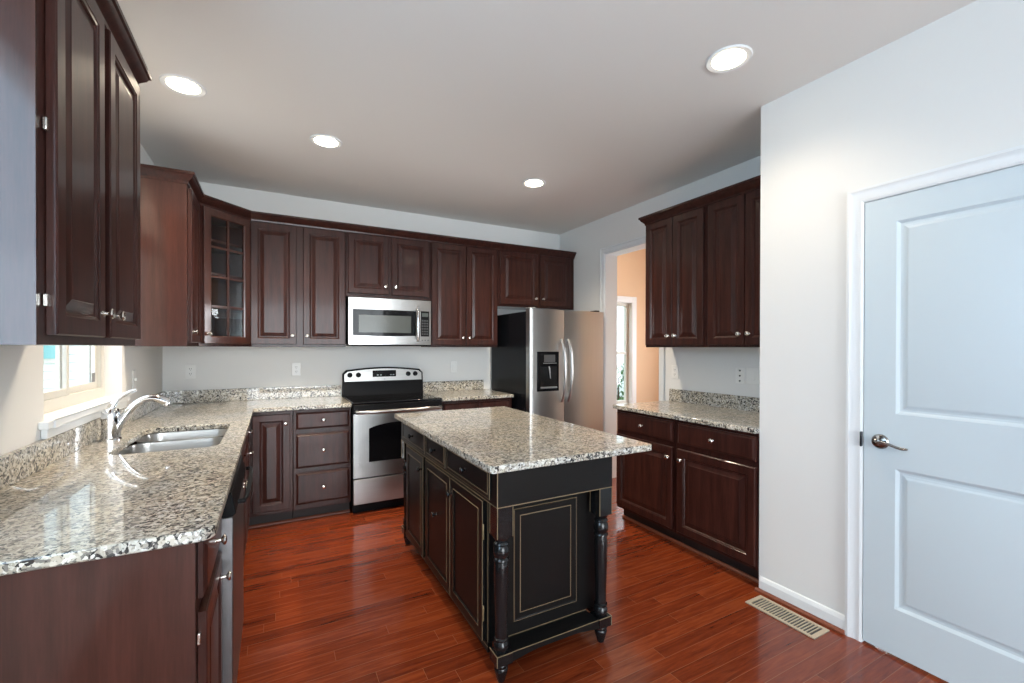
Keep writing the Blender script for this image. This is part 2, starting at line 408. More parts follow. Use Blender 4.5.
def casing(name, label, x, sgn, y0, y1, ztop, wd=0.066):
    """U-shaped moulded casing on a wall in plane x around y0..y1"""
    steps = [(0, 0.0), (0.0, 0.009), (0.010, 0.013), (0.022, 0.011), (0.040, 0.014), (wd-0.012, 0.020), (wd, 0.018), (wd, 0.0)]
    rings = []
    for (yy, zz, dy, dz) in ((y0, 0, -1, 0), (y0, ztop, -1, 1), (y1, ztop, 1, 1), (y1, 0, 1, 0)):
        rings.append([(x+sgn*d, yy+dy*t, zz+dz*t) for t, d in steps])
    return tag(MB().loft(rings).build(name, WHITE, smooth=20), label, 'trim', kind='structure')
casing('trim_2', 'white moulded casing around the panel door', WP-0.0005, -1, -4.205, -3.39, 2.042)
casing('trim_3', 'white casing around the opening to the dining room', W-0.0005, -1, -1.578, -0.833, 2.342, 0.06)
mb = MB().box(W-0.002, W+0.157, -0.842, -0.829, 0, 2.333).box(W-0.002, W+0.157, -1.582, -1.569, 0, 2.333).box(W-0.002, W+0.157, -1.582, -0.829, 2.333, 2.346)
tag(mb.build('trim_4', WHITE, smooth=0), 'white jamb lining of the opening to the dining room', 'trim', kind='structure')

HANDLE = simple('pewter_handle', (0.30, 0.29, 0.28), 0.16, 1.0)
# pantry door ------------------------------------------------------
def pantry_door():
    # local frame: x runs along world -y, faces -y -> world -x
    t = thing('door_1', 'white two-panel interior door with lever handle', 'door', (WP+0.028, -3.393, 0.012), -PI/2, kind='structure')
    w_, h_ = 0.806, 2.024
    mb = MB()
    xs = [0, 0.118, w_-0.118, w_]; zs = [0, 0.205, 0.825, 1.065, 1.915, h_]
    for i in range(3):
        for j in range(5):
            x0, x1, z0, z1 = xs[i], xs[i+1], zs[j], zs[j+1]
            if i == 1 and j in (1, 3):
                mb.rects(x0, x1, z0, z1, [(0, 0.035), (0.004, 0.033), (0.013, 0.0265), (0.022, 0.0255), (0.032, 0.0275), (0.040, 0.031), (0.046, 0.032)], cap0=False)
            else:
                b = len(mb.v); mb.v += [(x0, -0.035, z0), (x1, -0.035, z0), (x1, -0.035, z1), (x0, -0.035, z1)]; mb.f.append([b, b+1, b+2, b+3]); mb.m.append(0)
    b = len(mb.v); mb.v += [(0, 0, 0), (w_, 0, 0), (w_, 0, h_), (0, 0, h_), (0, -0.035, 0), (w_, -0.035, 0), (w_, -0.035, h_), (0, -0.035, h_)]
    for q in ((0, 1, 2, 3), (0, 4, 5, 1), (1, 5, 6, 2), (2, 6, 7, 3), (3, 7, 4, 0)): mb.f.append([b+i for i in q]); mb.m.append(0)
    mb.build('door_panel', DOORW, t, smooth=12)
    hx, hz = 0.064, 0.935
    MB().lathe([(0.033, 0.035), (0.033, 0.040), (0.028, 0.046), (0.012, 0.050), (0.011, 0.066), (0.016, 0.069), (0.017, 0.076), (0.010, 0.080)], (hx, 0, hz), '-y', 24).build('rosette', HANDLE, t)
    pts = [(hx, -0.074, hz), (hx+0.022, -0.076, hz+0.004), (hx+0.045, -0.074, hz-0.001), (hx+0.068, -0.070, hz-0.010), (hx+0.090, -0.068, hz-0.014), (hx+0.108, -0.069, hz-0.012)]
    MB().tube(pts, [0.010, 0.0095, 0.008, 0.0075, 0.0085, 0.006], 12, flat=0.75).build('lever_handle', HANDLE, t)
    MB().box(-0.010, -0.0035, -0.052, -0.030, hz-0.034, hz+0.034).build('strike_plate', DARKN, t, bevel=0.002)
    # jamb around the door
    mb = MB().box(WP+0.002, WP+0.112, -3.3905, -3.3855, 0, 2.044).box(WP+0.002, WP+0.112, -4.2095, -4.2035, 0, 2.044).box(WP+0.002, WP+0.112, -4.2035, -3.3905, 2.039, 2.044)
    mb.box(WP+0.036, WP+0.060, -3.397, -3.3905, 0, 2.04)
    tag(mb.build('trim_5', WHITE, smooth=0), 'white jamb inside the panel door casing', 'trim', kind='structure')
pantry_door()

# windows ----------------------------------------------------------
def sink_window():
    t = thing('window_1', 'sliding window above the sink with deep white sill', 'window', (0, 0, 0), kind='structure')
    y0, y1, z0, z1 = -2.075, -1.08, 1.085, 2.16
    fr = MB(); a, b_ = -0.125, -0.075
    fw = 0.055
    fr.box(a, b_, y0+0.001, y0+fw, z0+0.001, z1-0.001).box(a, b_, y1-fw, y1-0.001, z0+0.001, z1-0.001).box(a, b_, y0+fw, y1-fw, z0+0.001, z0+fw).box(a, b_, y0+fw, y1-fw, z1-fw, z1-0.001)
    fr.build('window_frame', VINYL, t, bevel=0.004)
    ym = -1.60
    s = MB()
    for (p, q, xo) in ((y0+fw, ym+0.018, -0.092), (ym-0.018, y1-fw, -0.112)):
        sw = 0.034
        s.box(xo, xo+0.018, p, p+sw, z0+fw, z1-fw).box(xo, xo+0.018, q-sw, q, z0+fw, z1-fw).box(xo, xo+0.018, p+sw, q-sw, z0+fw, z0+fw+sw).box(xo, xo+0.018, p+sw, q-sw, z1-fw-sw, z1-fw)
    s.build('sash', VINYL, t, bevel=0.003)
    MB().box(-0.104, -0.101, y0+fw+0.02, y1-fw-0.02, z0+fw+0.02, z1-fw-0.02).build('glass_pane', GLASS, t, smooth=0)
    MB().box(-0.0925, -0.0915, y1-fw-0.085, y1-fw-0.040, z0+fw+0.036, z0+fw+0.085).build('sticker', DWALL, t, smooth=0)
    MB().box(-0.074, 0.030, y0+0.002, y1-0.002, z0-0.030, z0-0.0005).box(0.0005, 0.030, y0-0.05, y0+0.002, z0-0.030, z0-0.0005).box(0.0005, 0.030, y1-0.002, y1+0.035, z0-0.030, z0-0.0005).box(0.0005, 0.020, y0-0.03, y1+0.02, z0-0.069, z0-0.030).build('window_sill', WHITE, t, bevel=0.004)
    MB().box(-0.070, -0.058, y1-0.055, y1-0.030, z0+0.30, z1-0.02).build('side_track', VINYL, t, bevel=0.002)
sink_window()
def glazed(name, label, axis, a, u0, u1, z0, z1, nv, nh, room_sgn, cas=0.0, cm=WHITE):
    """simple mullioned window set in a wall plane"""
    t = thing(name, label, 'window', (0, 0, 0), kind='structure')
    def B(mb, p, q, u, v, c, d):
        if axis == 'x': mb.box(p, q, u, v, c, d)
        else: mb.box(u, v, p, q, c, d)
    mb = MB(); fw = 0.06; p, q = a-0.03, a+0.03
    B(mb, p, q, u0+0.001, u0+fw, z0+0.001, z1-0.001); B(mb, p, q, u1-fw, u1-0.001, z0+0.001, z1-0.001); B(mb, p, q, u0+fw, u1-fw, z0+0.001, z0+fw); B(mb, p, q, u0+fw, u1-fw, z1-fw, z1-0.001)
    for i in range(1, nv+1):
        c = u0+(u1-u0)*i/(nv+1); B(mb, p+0.008, q-0.008, c-0.025, c+0.025, z0+fw, z1-fw)
    for i in range(1, nh+1):
        c = z0+(z1-z0)*i/(nh+1); B(mb, p+0.006, q-0.006, u0+fw, u1-fw, c-0.022, c+0.022)
    mb.build('window_frame', VINYL, t, bevel=0.004)
    g = MB(); B(g, a-0.002, a+0.002, u0+0.05, u1-0.05, z0+0.05, z1-0.05); g.build('glass_pane', GLASS, t, smooth=0)
    return t
t = glazed('window_2', 'tall double-hung window in the peach dining room', 'y', 1.29, 4.95, 6.10, 0.42, 2.13, 0, 1, -1)
mb = MB(); x0, x1, z0, z1, c = 4.95, 6.10, 0.42, 2.13, 0.095
mb.box(x0, x0+0.012, 1.185, 1.259, z0, z1).box(x1-0.012, x1, 1.185, 1.259, z0, z1).box(x0, x1, 1.185, 1.259, z1-0.012, z1).box(x0, x1, 1.185, 1.259, z0, z0+0.012)
mb.box(x0-c, x0, 1.180, 1.1995, z0, z1+c).box(x1, x1+c, 1.180, 1.1995, z0, z1+c).box(x0, x1, 1.180, 1.1995, z1, z1+c).box(x0-c-0.03, x1+c+0.03, 1.150, 1.1995, z0-0.03, z0).box(x0-c, x1+c, 1.180, 1.1995, z0-0.11, z0-0.03)
mb.build('window_casing', WHITE, t, bevel=0.004)
glazed('window_3', 'wide unseen window behind the viewer, sized for its light', 'y', YR-0.08, 0.1, 3.1, 0.15, 2.6, 2, 0, 1)  # unseen; widened to spread the daylight lamp behind it
glazed('window_4', 'unseen dining room side window', 'x', 7.28, -1.9, -0.1, 0.5, 2.2, 1, 1, -1)  # unseen; added to carry the dining side lamp
glazed('window_5', 'unseen breakfast window in the left wall beside the viewer, shaped for its light', 'x', -0.08, -4.72, -3.40, 0.98, 2.50, 0, 0, 1)  # unseen; placed and shaped so its blue light reflects in the cabinet side

# ------------------------------------------------------------------ cabinet pieces (local frame: x along the wall, front faces -y)
def knob_mesh():
    mb = MB().lathe([(0.0085, 0.0), (0.0085, 0.002), (0.0055, 0.004), (0.005, 0.014), (0.009, 0.017), (0.0150, 0.0205), (0.0155, 0.0235), (0.0135, 0.0265), (0.008, 0.0285), (0.0, 0.029)], (0, 0, 0), '-y', 16)
    return mb
_km = {}
def knob(parent, x, y, z, m=NICKEL, name='knob', sc=1.0):
    if m.name not in _km:
        o = knob_mesh().build(name, m, parent, (x, y, z)); _km[m.name] = o.data
    else:
        o = bpy.data.objects.new(name, _km[m.name]); COL.objects.link(o); o.parent = parent; o.location = (x, y, z)
    o.scale = (sc, sc, sc)
    return o
RAISED = [(0, 0), (0, 0.0165), (0.0035, 0.020), (0.048, 0.020), (0.050, 0.0175), (0.056, 0.0155), (0.060, 0.0095), (0.066, 0.0095), (0.092, 0.0165), (0.094, 0.018)]
SLABD = [(0, 0), (0, 0.0115), (0.006, 0.0135), (0.013, 0.019), (0.016, 0.020)]
def door(parent, x0, x1, z0, z1, yf, kx=None, kz=None, km=NICKEL, name='door', spec=RAISED, mats=None):
    d = MB().rects(x0, x1, z0, z1, spec, yf).build(name, mats or CHERRY, parent, smooth=12)
    if kx is not None: knob(d, kx, yf-0.0195, kz, km)
    return d
def drawer(parent, x0, x1, z0, z1, yf, kn=True):
    d = MB().rects(x0, x1, z0, z1, SLABD, yf).build('drawer', CHERRY, parent, smooth=12)
    if kn: knob(d, (x0+x1)/2, yf-0.0195, (z0+z1)/2)
    return d
G_W, G_B = 'dark cherry wall cabinets', 'dark cherry base cabinets'
def wall_cab(label, loc, rot, w_, z0, z1, doors, d=0.305, hollow=False, sidemat=VENEER, group=G_W, hinges=False, endp=False):
    t = thing('wall_cabinet', label, 'cabinet', (loc[0], loc[1], z0), rot, group)
    h = z1-z0
    MB().box(0.0015, w_-0.0015, -0.003, -(d-0.019), 0.0, h).build('carcass', sidemat, t, smooth=0)
    MB().box(-0.004, 0.001, -0.003, -d, 0, h).build('side_panel', VENEER, t, smooth=0) if endp else None
    fr = MB(); y0, y1 = -(d-0.0188), -d; s = 0.04
    fr.box(0.0015, w_-0.0015, y0, y1, 0, h)
    fr.build('face_frame', CHERRY, t, smooth=0, bevel=0.0015)
    for (x0, x1, a, b, side) in doors:
        kx = None if not side else (x1-0.030 if side == 'r' else x0+0.030)
        dd = door(t, x0, x1, a-z0, b-z0, -d-0.0015, kx, a-z0+0.072)
        if hinges and side == 'r' and x0 < 0.1:
            for hz in (0.065, 0.475):
                MB().box(x0-0.020, x0-0.001, -d-0.010, -d-0.001, a-z0+hz, a-z0+hz+0.030).build('hinge', NICKEL, dd, bevel=0.002)
    return t
def base_cab(label, loc, rot, w_, fronts, d=0.61, group=G_B, toe=True, name='base_cabinet', top=0.882, ctop=None, endp=False):
    t = thing(name, label, 'cabinet', (loc[0], loc[1], 0), rot, group)
    MB().box(0.0015, w_-0.0015, -0.003, -(d-0.019), 0.1015, ctop or top).build('carcass', VENEER, t, smooth=0)
    if endp: MB().box(-0.006, 0.001, -0.003, -d, 0.001, top).build('end_panel', VENEER, t, smooth=0)
    MB().box(0.0015, w_-0.0015, -(d-0.0188), -d, 0.1015, top).build('face_frame', CHERRY, t, smooth=0, bevel=0.0015)
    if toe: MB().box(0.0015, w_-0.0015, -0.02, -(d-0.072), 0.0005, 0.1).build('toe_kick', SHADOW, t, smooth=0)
    for f in fronts:
        if f[0] == 'drawer': drawer(t, *f[1:5], -d-0.0015, f[5] if len(f) > 5 else True)
        else:
            x0, x1, a, b, side = f[1:6]
            dd = door(t, x0, x1, a, b, -d-0.0015, (x1-0.032 if side == 'r' else x0+0.032), b-0.072)
            if endp:
                for hz in (0.49, 0.08): MB().box(x0-0.018, x0-0.001, -d-0.009, -d-0.001, a+hz, a+hz+0.03).build('hinge', NICKEL, dd, bevel=0.002)
    return t
def crown_prof():   # (outwards, up)
    return [(0.0, 0.0), (0.006, 0.004), (0.008, 0.016), (0.016, 0.026), (0.030, 0.040), (0.036, 0.052), (0.043, 0.056), (0.043, 0.072), (0.0, 0.072)]
def crown(name, path, z, parent=None, m=CHERRY):
    """sweep the profile along a horizontal polyline; outward = right-hand side of travel"""
    pts = [Vector((p[0], p[1])) for p in path]; rings = []
    for i, p in enumerate(pts):
        nn = []
        if i > 0: dvec = (pts[i]-pts[i-1]).normalized(); nn.append(Vector((dvec.y, -dvec.x)))
        if i < len(pts)-1: dvec = (pts[i+1]-pts[i]).normalized(); nn.append(Vector((dvec.y, -dvec.x)))
        if len(nn) == 2:
            b = (nn[0]+nn[1]).normalized(); b = b/ b.dot(nn[0])
        else: b = nn[0]
        rings.append([(p.x+b.x*o_, p.y+b.y*o_, z+h_) for o_, h_ in crown_prof()])
    return MB().loft(rings).build(name, m, parent, smooth=20)

# wall cabinets ------------------------------------------------------
UB, UT = 1.372, 2.392
RL = PI/2       # against the left wall, facing +x : local x -> world +y
RR = -PI/2      # against the right wall, facing -x: local x -> world -y
# left run (local x0 = world y start)
yA, yB = -3.03, -2.215
t = wall_cab('two-door dark wall cabinet nearest the viewer at upper left', (0, yA, 0), RL, yB-yA, UB, UT,
         [(0.043, 0.385, 1.396, 2.365, 'r'), (0.437, 0.793, 1.396, 2.365, 'l')], hinges=True, endp=True)
# crown in the local frame of that cabinet
def local_crown(t, w_, d, z, left=True, right=True):
    path = ([(0, -0.004)] if left else [])+[(0, -d), (w_, -d)]+([(w_, -0.004)] if right else [])
    return crown('crown_moulding', path, z, t)
local_crown(t, yB-yA, 0.306, UT-UB-0.015)
yC = -1.040
wall_cab('single-door dark wall cabinet between the sink window and the corner', (0, yC, 0), RL, -0.612-yC, UB, UT,
         [(0.030, 0.385, 1.396, 2.365, 'l')], endp=True)
# right-hand wall
t = wall_cab('double-door wall cabinet over the right counter, beside the dining opening', (W, -1.712, 0), RR, 0.588, UB, UT,
         [(0.014, 0.288, 1.388, 2.374, 'r'), (0.294, 0.570, 1.388, 2.374, 'l')])
wall_cab('double-door wall cabinet over the right counter, against the pantry wall', (W, -2.301, 0), RR, 0.583, UB, UT,
         [(0.020, 0.296, 1.388, 2.374, 'r'), (0.302, 0.574, 1.388, 2.374, 'l')])
cr = crown('crown_moulding', [(W-0.004, -1.711), (W-0.306, -1.711), (W-0.306, -2.884)], UT-0.015)
# back wall
wall_cab('tall double-door wall cabinet left of the microwave', (0.612, 0, 0), 0, 0.726, UB, UT,
         [(0.006, 0.335, 1.392, 2.374, 'r'), (0.386, 0.717, 1.392, 2.374, 'l')])
wall_cab('short double-door wall cabinet above the microwave', (1.340, 0, 0), 0, 0.762, 1.818, UT,
         [(0.016, 0.364, 1.846, 2.374, 'r'), (0.396, 0.746, 1.846, 2.374, 'l')])
wall_cab('tall double-door wall cabinet between microwave and refrigerator', (2.104, 0, 0), 0, 0.722, UB, UT,
         [(0.010, 0.359, 1.392, 2.374, 'r'), (0.368, 0.712, 1.392, 2.374, 'l')])
wall_cab('short double-door wall cabinet above the refrigerator', (2.828, 0, 0), 0, 0.968, 1.800, UT,
         [(0.022, 0.477, 1.822, 2.374, 'r'), (0.509, 0.904, 1.822, 2.374, 'l')])
# angled corner cabinet with glass door (built in world axes at its corner)
def corner_cab():
    t = thing('corner_wall_cabinet', 'angled corner wall cabinet with a divided glass door', 'cabinet', (0, 0, UB), 0, G_W)
    h = UT-UB
    outer = [(0.003, -0.003), (0.003, -0.609), (0.300, -0.609), (0.609, -0.300), (0.609, -0.003)]
    th = 0.016
    mb = MB()
    mb.prism(outer, 'z', 0.0, th); mb.prism(outer, 'z', h-th, h)
    mb.box(0.003, 0.003+th, -0.003, -0.609, th, h-th); mb.box(0.003, 0.609, -0.003, -0.003-th, th, h-th)
    mb.box(0.003+th, 0.300, -0.609, -0.609+th, th, h-th); mb.box(0.609-th, 0.609, -0.300, -0.003-th, th, h-th)
    mb.build('carcass', VENEER, t, smooth=0)
    inner = [(0.021, -0.021), (0.021, -0.585), (0.295, -0.585), (0.585, -0.295), (0.585, -0.021)]
    for k, z in enumerate((0.285, 0.53, 0.775)):
        MB().prism(inner, 'z', z, z+0.018).build('shelf', VENEER, t, smooth=0)
    # front, in a frame turned 45 degrees
    fr = bpy.data.objects.new('front_frame', None)
    L = math.hypot(0.309, 0.309)
    R = Matrix.Rotation(PI/4, 4, 'Z'); M4 = Matrix.Translation((0.300, -0.609, 0)) @ R
    def put(mb, name, m, parent=t, **kw):
        o = mb.build(name, m, parent, **kw)
        o.data.transform(M4)
        return o
    fb = MB().box(0.0, 0.030, -0.001, -0.019, 0, h).box(L-0.030, L, -0.001, -0.019, 0, h).box(0.030, L-0.030, -0.001, -0.019, 0, 0.03).box(0.030, L-0.030, -0.001, -0.019, h-0.04, h)
    put(fb, 'face_frame', CHERRY, smooth=0)
    x0, x1, z0, z1 = 0.026, L-0.026, 0.020, h-0.022
    yf = -0.0205; s = 0.058
    d = MB()
    prof = [(0, 0), (0, 0.0165), (0.0035, 0.020), (s-0.008, 0.020), (s-0.003, 0.016), (s, 0.014), (s, 0.0)]
    rings = [[(x0+i, yf-q, z0+i), (x1-i, yf-q, z0+i), (x1-i, yf-q, z1-i), (x0+i, yf-q, z1-i)] for i, q in prof]
    d.loft(rings+[rings[0]], cap0=False, cap1=False)
    xm = (x0+x1)/2
    d.box(xm-0.008, xm+0.008, yf-0.002, yf-0.016, z0+s, z1-s)
    for k in (1, 2, 3):
        z = z0+s+(z1-z0-2*s)*k/4; d.box(x0+s, x1-s, yf-0.002, yf-0.0155, z-0.008, z+0.008)
    dd = put(d, 'door', VENEER, smooth=12)
    g = MB().box(x0+s-0.004, x1-s+0.004, yf-0.006, yf-0.009, z0+s-0.004, z1-s+0.004)
    put(g, 'glass_pane', GLASSD, dd, smooth=0)
    k = knob_mesh().build('knob', NICKEL, dd); k.data.transform(M4 @ Matrix.Translation((x0+0.030, yf-0.0195, z0+0.072)))
corner_cab()
cr2 = crown('crown_moulding', [(0.004, -1.041), (0.306, -1.041), (0.306, -0.611), (0.611, -0.306), (W-0.006, -0.306)], UT-0.015)
tag(cr, 'dark crown moulding along the right-hand wall cabinets', 'moulding', 'crown mouldings')
tag(cr2, 'long dark crown moulding along the back wall and corner cabinets', 'moulding', 'crown mouldings')

# base cabinets -------------------------------------------------------
# left run (fronts at world x = 0.605)
base_cab('narrow dark base cabinet nearest the viewer at the end of the sink counter', (0.0, -3.082, 0), RL, 0.430,
         [('drawer', 0.028, 0.405, 0.726, 0.868), ('door', 0.028, 0.405, 0.125, 0.690, 'r')], d=0.605, endp=True)
base_cab('wide dark base cabinet under the sink', (0.0, -2.040, 0), RL, 0.84,
         [('drawer', 0.02, 0.82, 0.726, 0.868, False), ('door', 0.02, 0.417, 0.125, 0.690, 'r'), ('door', 0.423, 0.82, 0.125, 0.690, 'l')], d=0.605, ctop=0.66)
base_cab('dark base cabinet with one drawer between sink and corner', (0.0, -1.198, 0), RL, 0.548,
         [('drawer', 0.02, 0.44, 0.726, 0.868), ('door', 0.02, 0.44, 0.125, 0.690, 'r')], d=0.605)
# back run
base_cab('dark single-door base cabinet in the back left corner', (0.608, 0, 0), 0, 0.302,
         [('door', 0.030, 0.282, 0.130, 0.858, 'r')])
base_cab('dark three-drawer base cabinet left of the range', (0.911, 0, 0), 0, 0.424,
         [('drawer', 0.020, 0.410, 0.728, 0.860), ('drawer', 0.020, 0.410, 0.426, 0.690), ('drawer', 0.020, 0.410, 0.145, 0.388)])
base_cab('dark base cabinet between range and refrigerator', (2.108, 0, 0), 0, 0.722,
         [('drawer', 0.020, 0.356, 0.728, 0.860), ('drawer', 0.366, 0.702, 0.728, 0.860), ('door', 0.020, 0.356, 0.125, 0.690, 'r'), ('door', 0.366, 0.702, 0.125, 0.690, 'l')])
# right run
base_cab('dark base cabinet under the right counter, next to the dining opening', (W, -1.708, 0), RR, 0.590,
         [('drawer', 0.016, 0.572, 0.720, 0.862), ('door', 0.016, 0.572, 0.127, 0.687, 'r')])
base_cab('dark base cabinet under the right counter, against the pantry wall', (W, -2.299, 0), RR, 0.585,
         [('drawer', 0.024, 0.574, 0.720, 0.862), ('door', 0.024, 0.574, 0.127, 0.687, 'l')])
shoe('trim_6', 'wood shoe moulding along the back base cabinets', 'x', -0.537, -1, 0.56, 1.335)
shoe('trim_7', 'wood shoe moulding along the right base cabinets', 'y', W-0.537, -1, -2.885, -1.708)

# dishwasher ------------------------------------------------------------
def dishwasher():
    t = thing('dishwasher', 'stainless dishwasher with black control strip beside the sink cabinet', 'dishwasher', (0, -2.648, 0), RL)
    w_ = 0.604
    MB().box(0.002, w_, -0.03, -0.60, 0.10, 0.878).build('tub', BLACKP, t, smooth=0)
    MB().box(0.002, w_, -0.05, -0.54, 0.001, 0.0995).build('toe_kick', BLACKP, t, smooth=0)
    d = MB().box(0.003, w_-0.002, -0.601, -0.655, 0.115, 0.787).build('door', STEELD, t, bevel=0.004)
    MB().prism([(-0.601, 0.7885), (-0.656, 0.7885), (-0.664, 0.800), (-0.650, 0.872), (-0.601, 0.876)], 'x', 0.003, w_-0.002).build('control_panel', BLACKP, t, bevel=0.003)
    MB().tube([(0.06, -0.666, 0.822), (0.06, -0.684, 0.822), (0.10, -0.690, 0.822), (w_/2, -0.692, 0.822), (w_-0.10, -0.690, 0.822), (w_-0.06, -0.684, 0.822), (w_-0.06, -0.666, 0.822)], 0.008, 10).build('handle', BLACKP, t)
dishwasher()

# worktops ---------------------------------------------------------------
ZB, ZT = 0.884, 0.914
def worktop(label, outline, holes, splashes):
    o = slab('worktop', outline, holes, ZB, ZT, GRANITE, bevel=0.005)
    tag(o, label, 'worktop', 'granite worktops')
    for s in splashes:
        MB().box(*s, ZT+0.0003, 1.016).build('backsplash', GRANITE, o, bevel=0.002)
    return o
ye = -3.098
corner = [(0.648-0.04+0.04*math.sin(a), ye+0.04-0.04*math.cos(a)) for a in [PI/2*k/6 for k in range(7)]]
outline = [(0.002, ye)]+corner+[(0.648, -0.648), (1.337, -0.648), (1.337, -0.002), (0.002, -0.002)]
sink_hole = rrect(0.158, 0.552, -2.000, -1.288, 0.06, 8)
worktop('L-shaped speckled granite worktop holding the sink', outline, [sink_hole], [(0.002, 0.022, ye, -0.002), (0.0222, 1.337, -0.022, -0.002)])
worktop('small granite worktop between range and refrigerator', [(2.107, -0.648), (2.835, -0.648), (2.835, -0.002), (2.107, -0.002)], [], [(2.107, 2.80, -0.022, -0.002)])
worktop('granite worktop on the right wall below the outlets', [(W-0.648, YP+0.003), (W-0.002, YP+0.003), (W-0.002, -1.690), (W-0.638, -1.690), (W-0.648, -1.700)], [], [(W-0.022, W-0.002, YP+0.003, -1.703)])
# sink -----------------------------------------------------------------------
def sink():
    t = thing('kitchen_sink', 'stainless double-bowl undermount sink in the granite worktop', 'sink', (0, 0, 0))
    for (y0, y1, zb) in ((-2.006, -1.575, 0.70), (-1.545, -1.282, 0.72)):
        rings = []
        for (ins, z) in ((-0.006, 0.8805), (0.0, 0.880), (0.003, 0.86), (0.012, zb+0.05), (0.022, zb+0.02), (0.045, zb+0.004), (0.075, zb)):
            rings.append([(x, y, z) for x, y in rrect(0.152+ins, 0.558-ins, y0+ins, y1-ins, max(0.03, 0.075-ins*0.4), 8)])
        o = MB().loft(rings, cap0=False).build('bowl', STEEL, t, smooth=50)
        sm = o.modifiers.new('shell', 'SOLIDIFY'); sm.thickness = 0.0015; sm.offset = 1
        MB().lathe([(0.045, 0.0015), (0.045, 0.004), (0.036, 0.004), (0.034, 0.002), (0.0, 0.002)], (0.357, (y0+y1)/2, zb)).build('drain', CHROME, t)
    MB().box(0.20, 0.515, -1.575, -1.545, 0.845, 0.868).build('divider', STEEL, t, bevel=0.008, segs=3)
sink()
def faucet():
    t = thing('kitchen_faucet', 'chrome single-lever faucet with arched spout behind the sink', 'faucet', (0.080, -1.600, ZT+0.0006), 0)
    MB().lathe([(0.043, 0.0), (0.043, 0.005), (0.037, 0.012), (0.036, 0.09), (0.037, 0.115), (0.035, 0.140), (0.028, 0.152), (0.0, 0.158)], seg=24).build('body', CHROME, t)
    def bez(p0, p1, p2, p3, n=14):
        r = []
        for i in range(n+1):
            u = i/n; a = [(1-u)**3, 3*u*(1-u)**2, 3*u*u*(1-u), u**3]
            r.append(tuple(sum(a[k]*q[j] for k, q in enumerate((p0, p1, p2, p3))) for j in range(3)))
        return r
    pts = bez((0.010, 0.0, 0.03), (0.05, 0.0, 0.10), (0.10, 0.0, 0.255), (0.222, 0.0, 0.172))
    n = len(pts)
    MB().tube(pts, [0.021-0.004*min(1, i/6)+0.004*max(0, (i-9)/5) for i in range(n)], 14).build('spout', CHROME, t)
    p = pts[-1]
    MB().lathe([(0.010, 0.0), (0.015, 0.004), (0.017, 0.02), (0.015, 0.026)], (p[0]-0.005, p[1], p[2]-0.022), seg=16).build('spray_head', CHROME, t)
    pts = bez((0.0, 0.0, 0.155), (0.012, 0.0, 0.185), (0.03, 0.0, 0.215), (0.098, 0.0, 0.240), 8)
    MB().tube(pts, [0.016, 0.015, 0.013, 0.011, 0.010, 0.009, 0.009, 0.009, 0.006], 12, flat=0.6).build('lever', CHROME, t)
faucet()

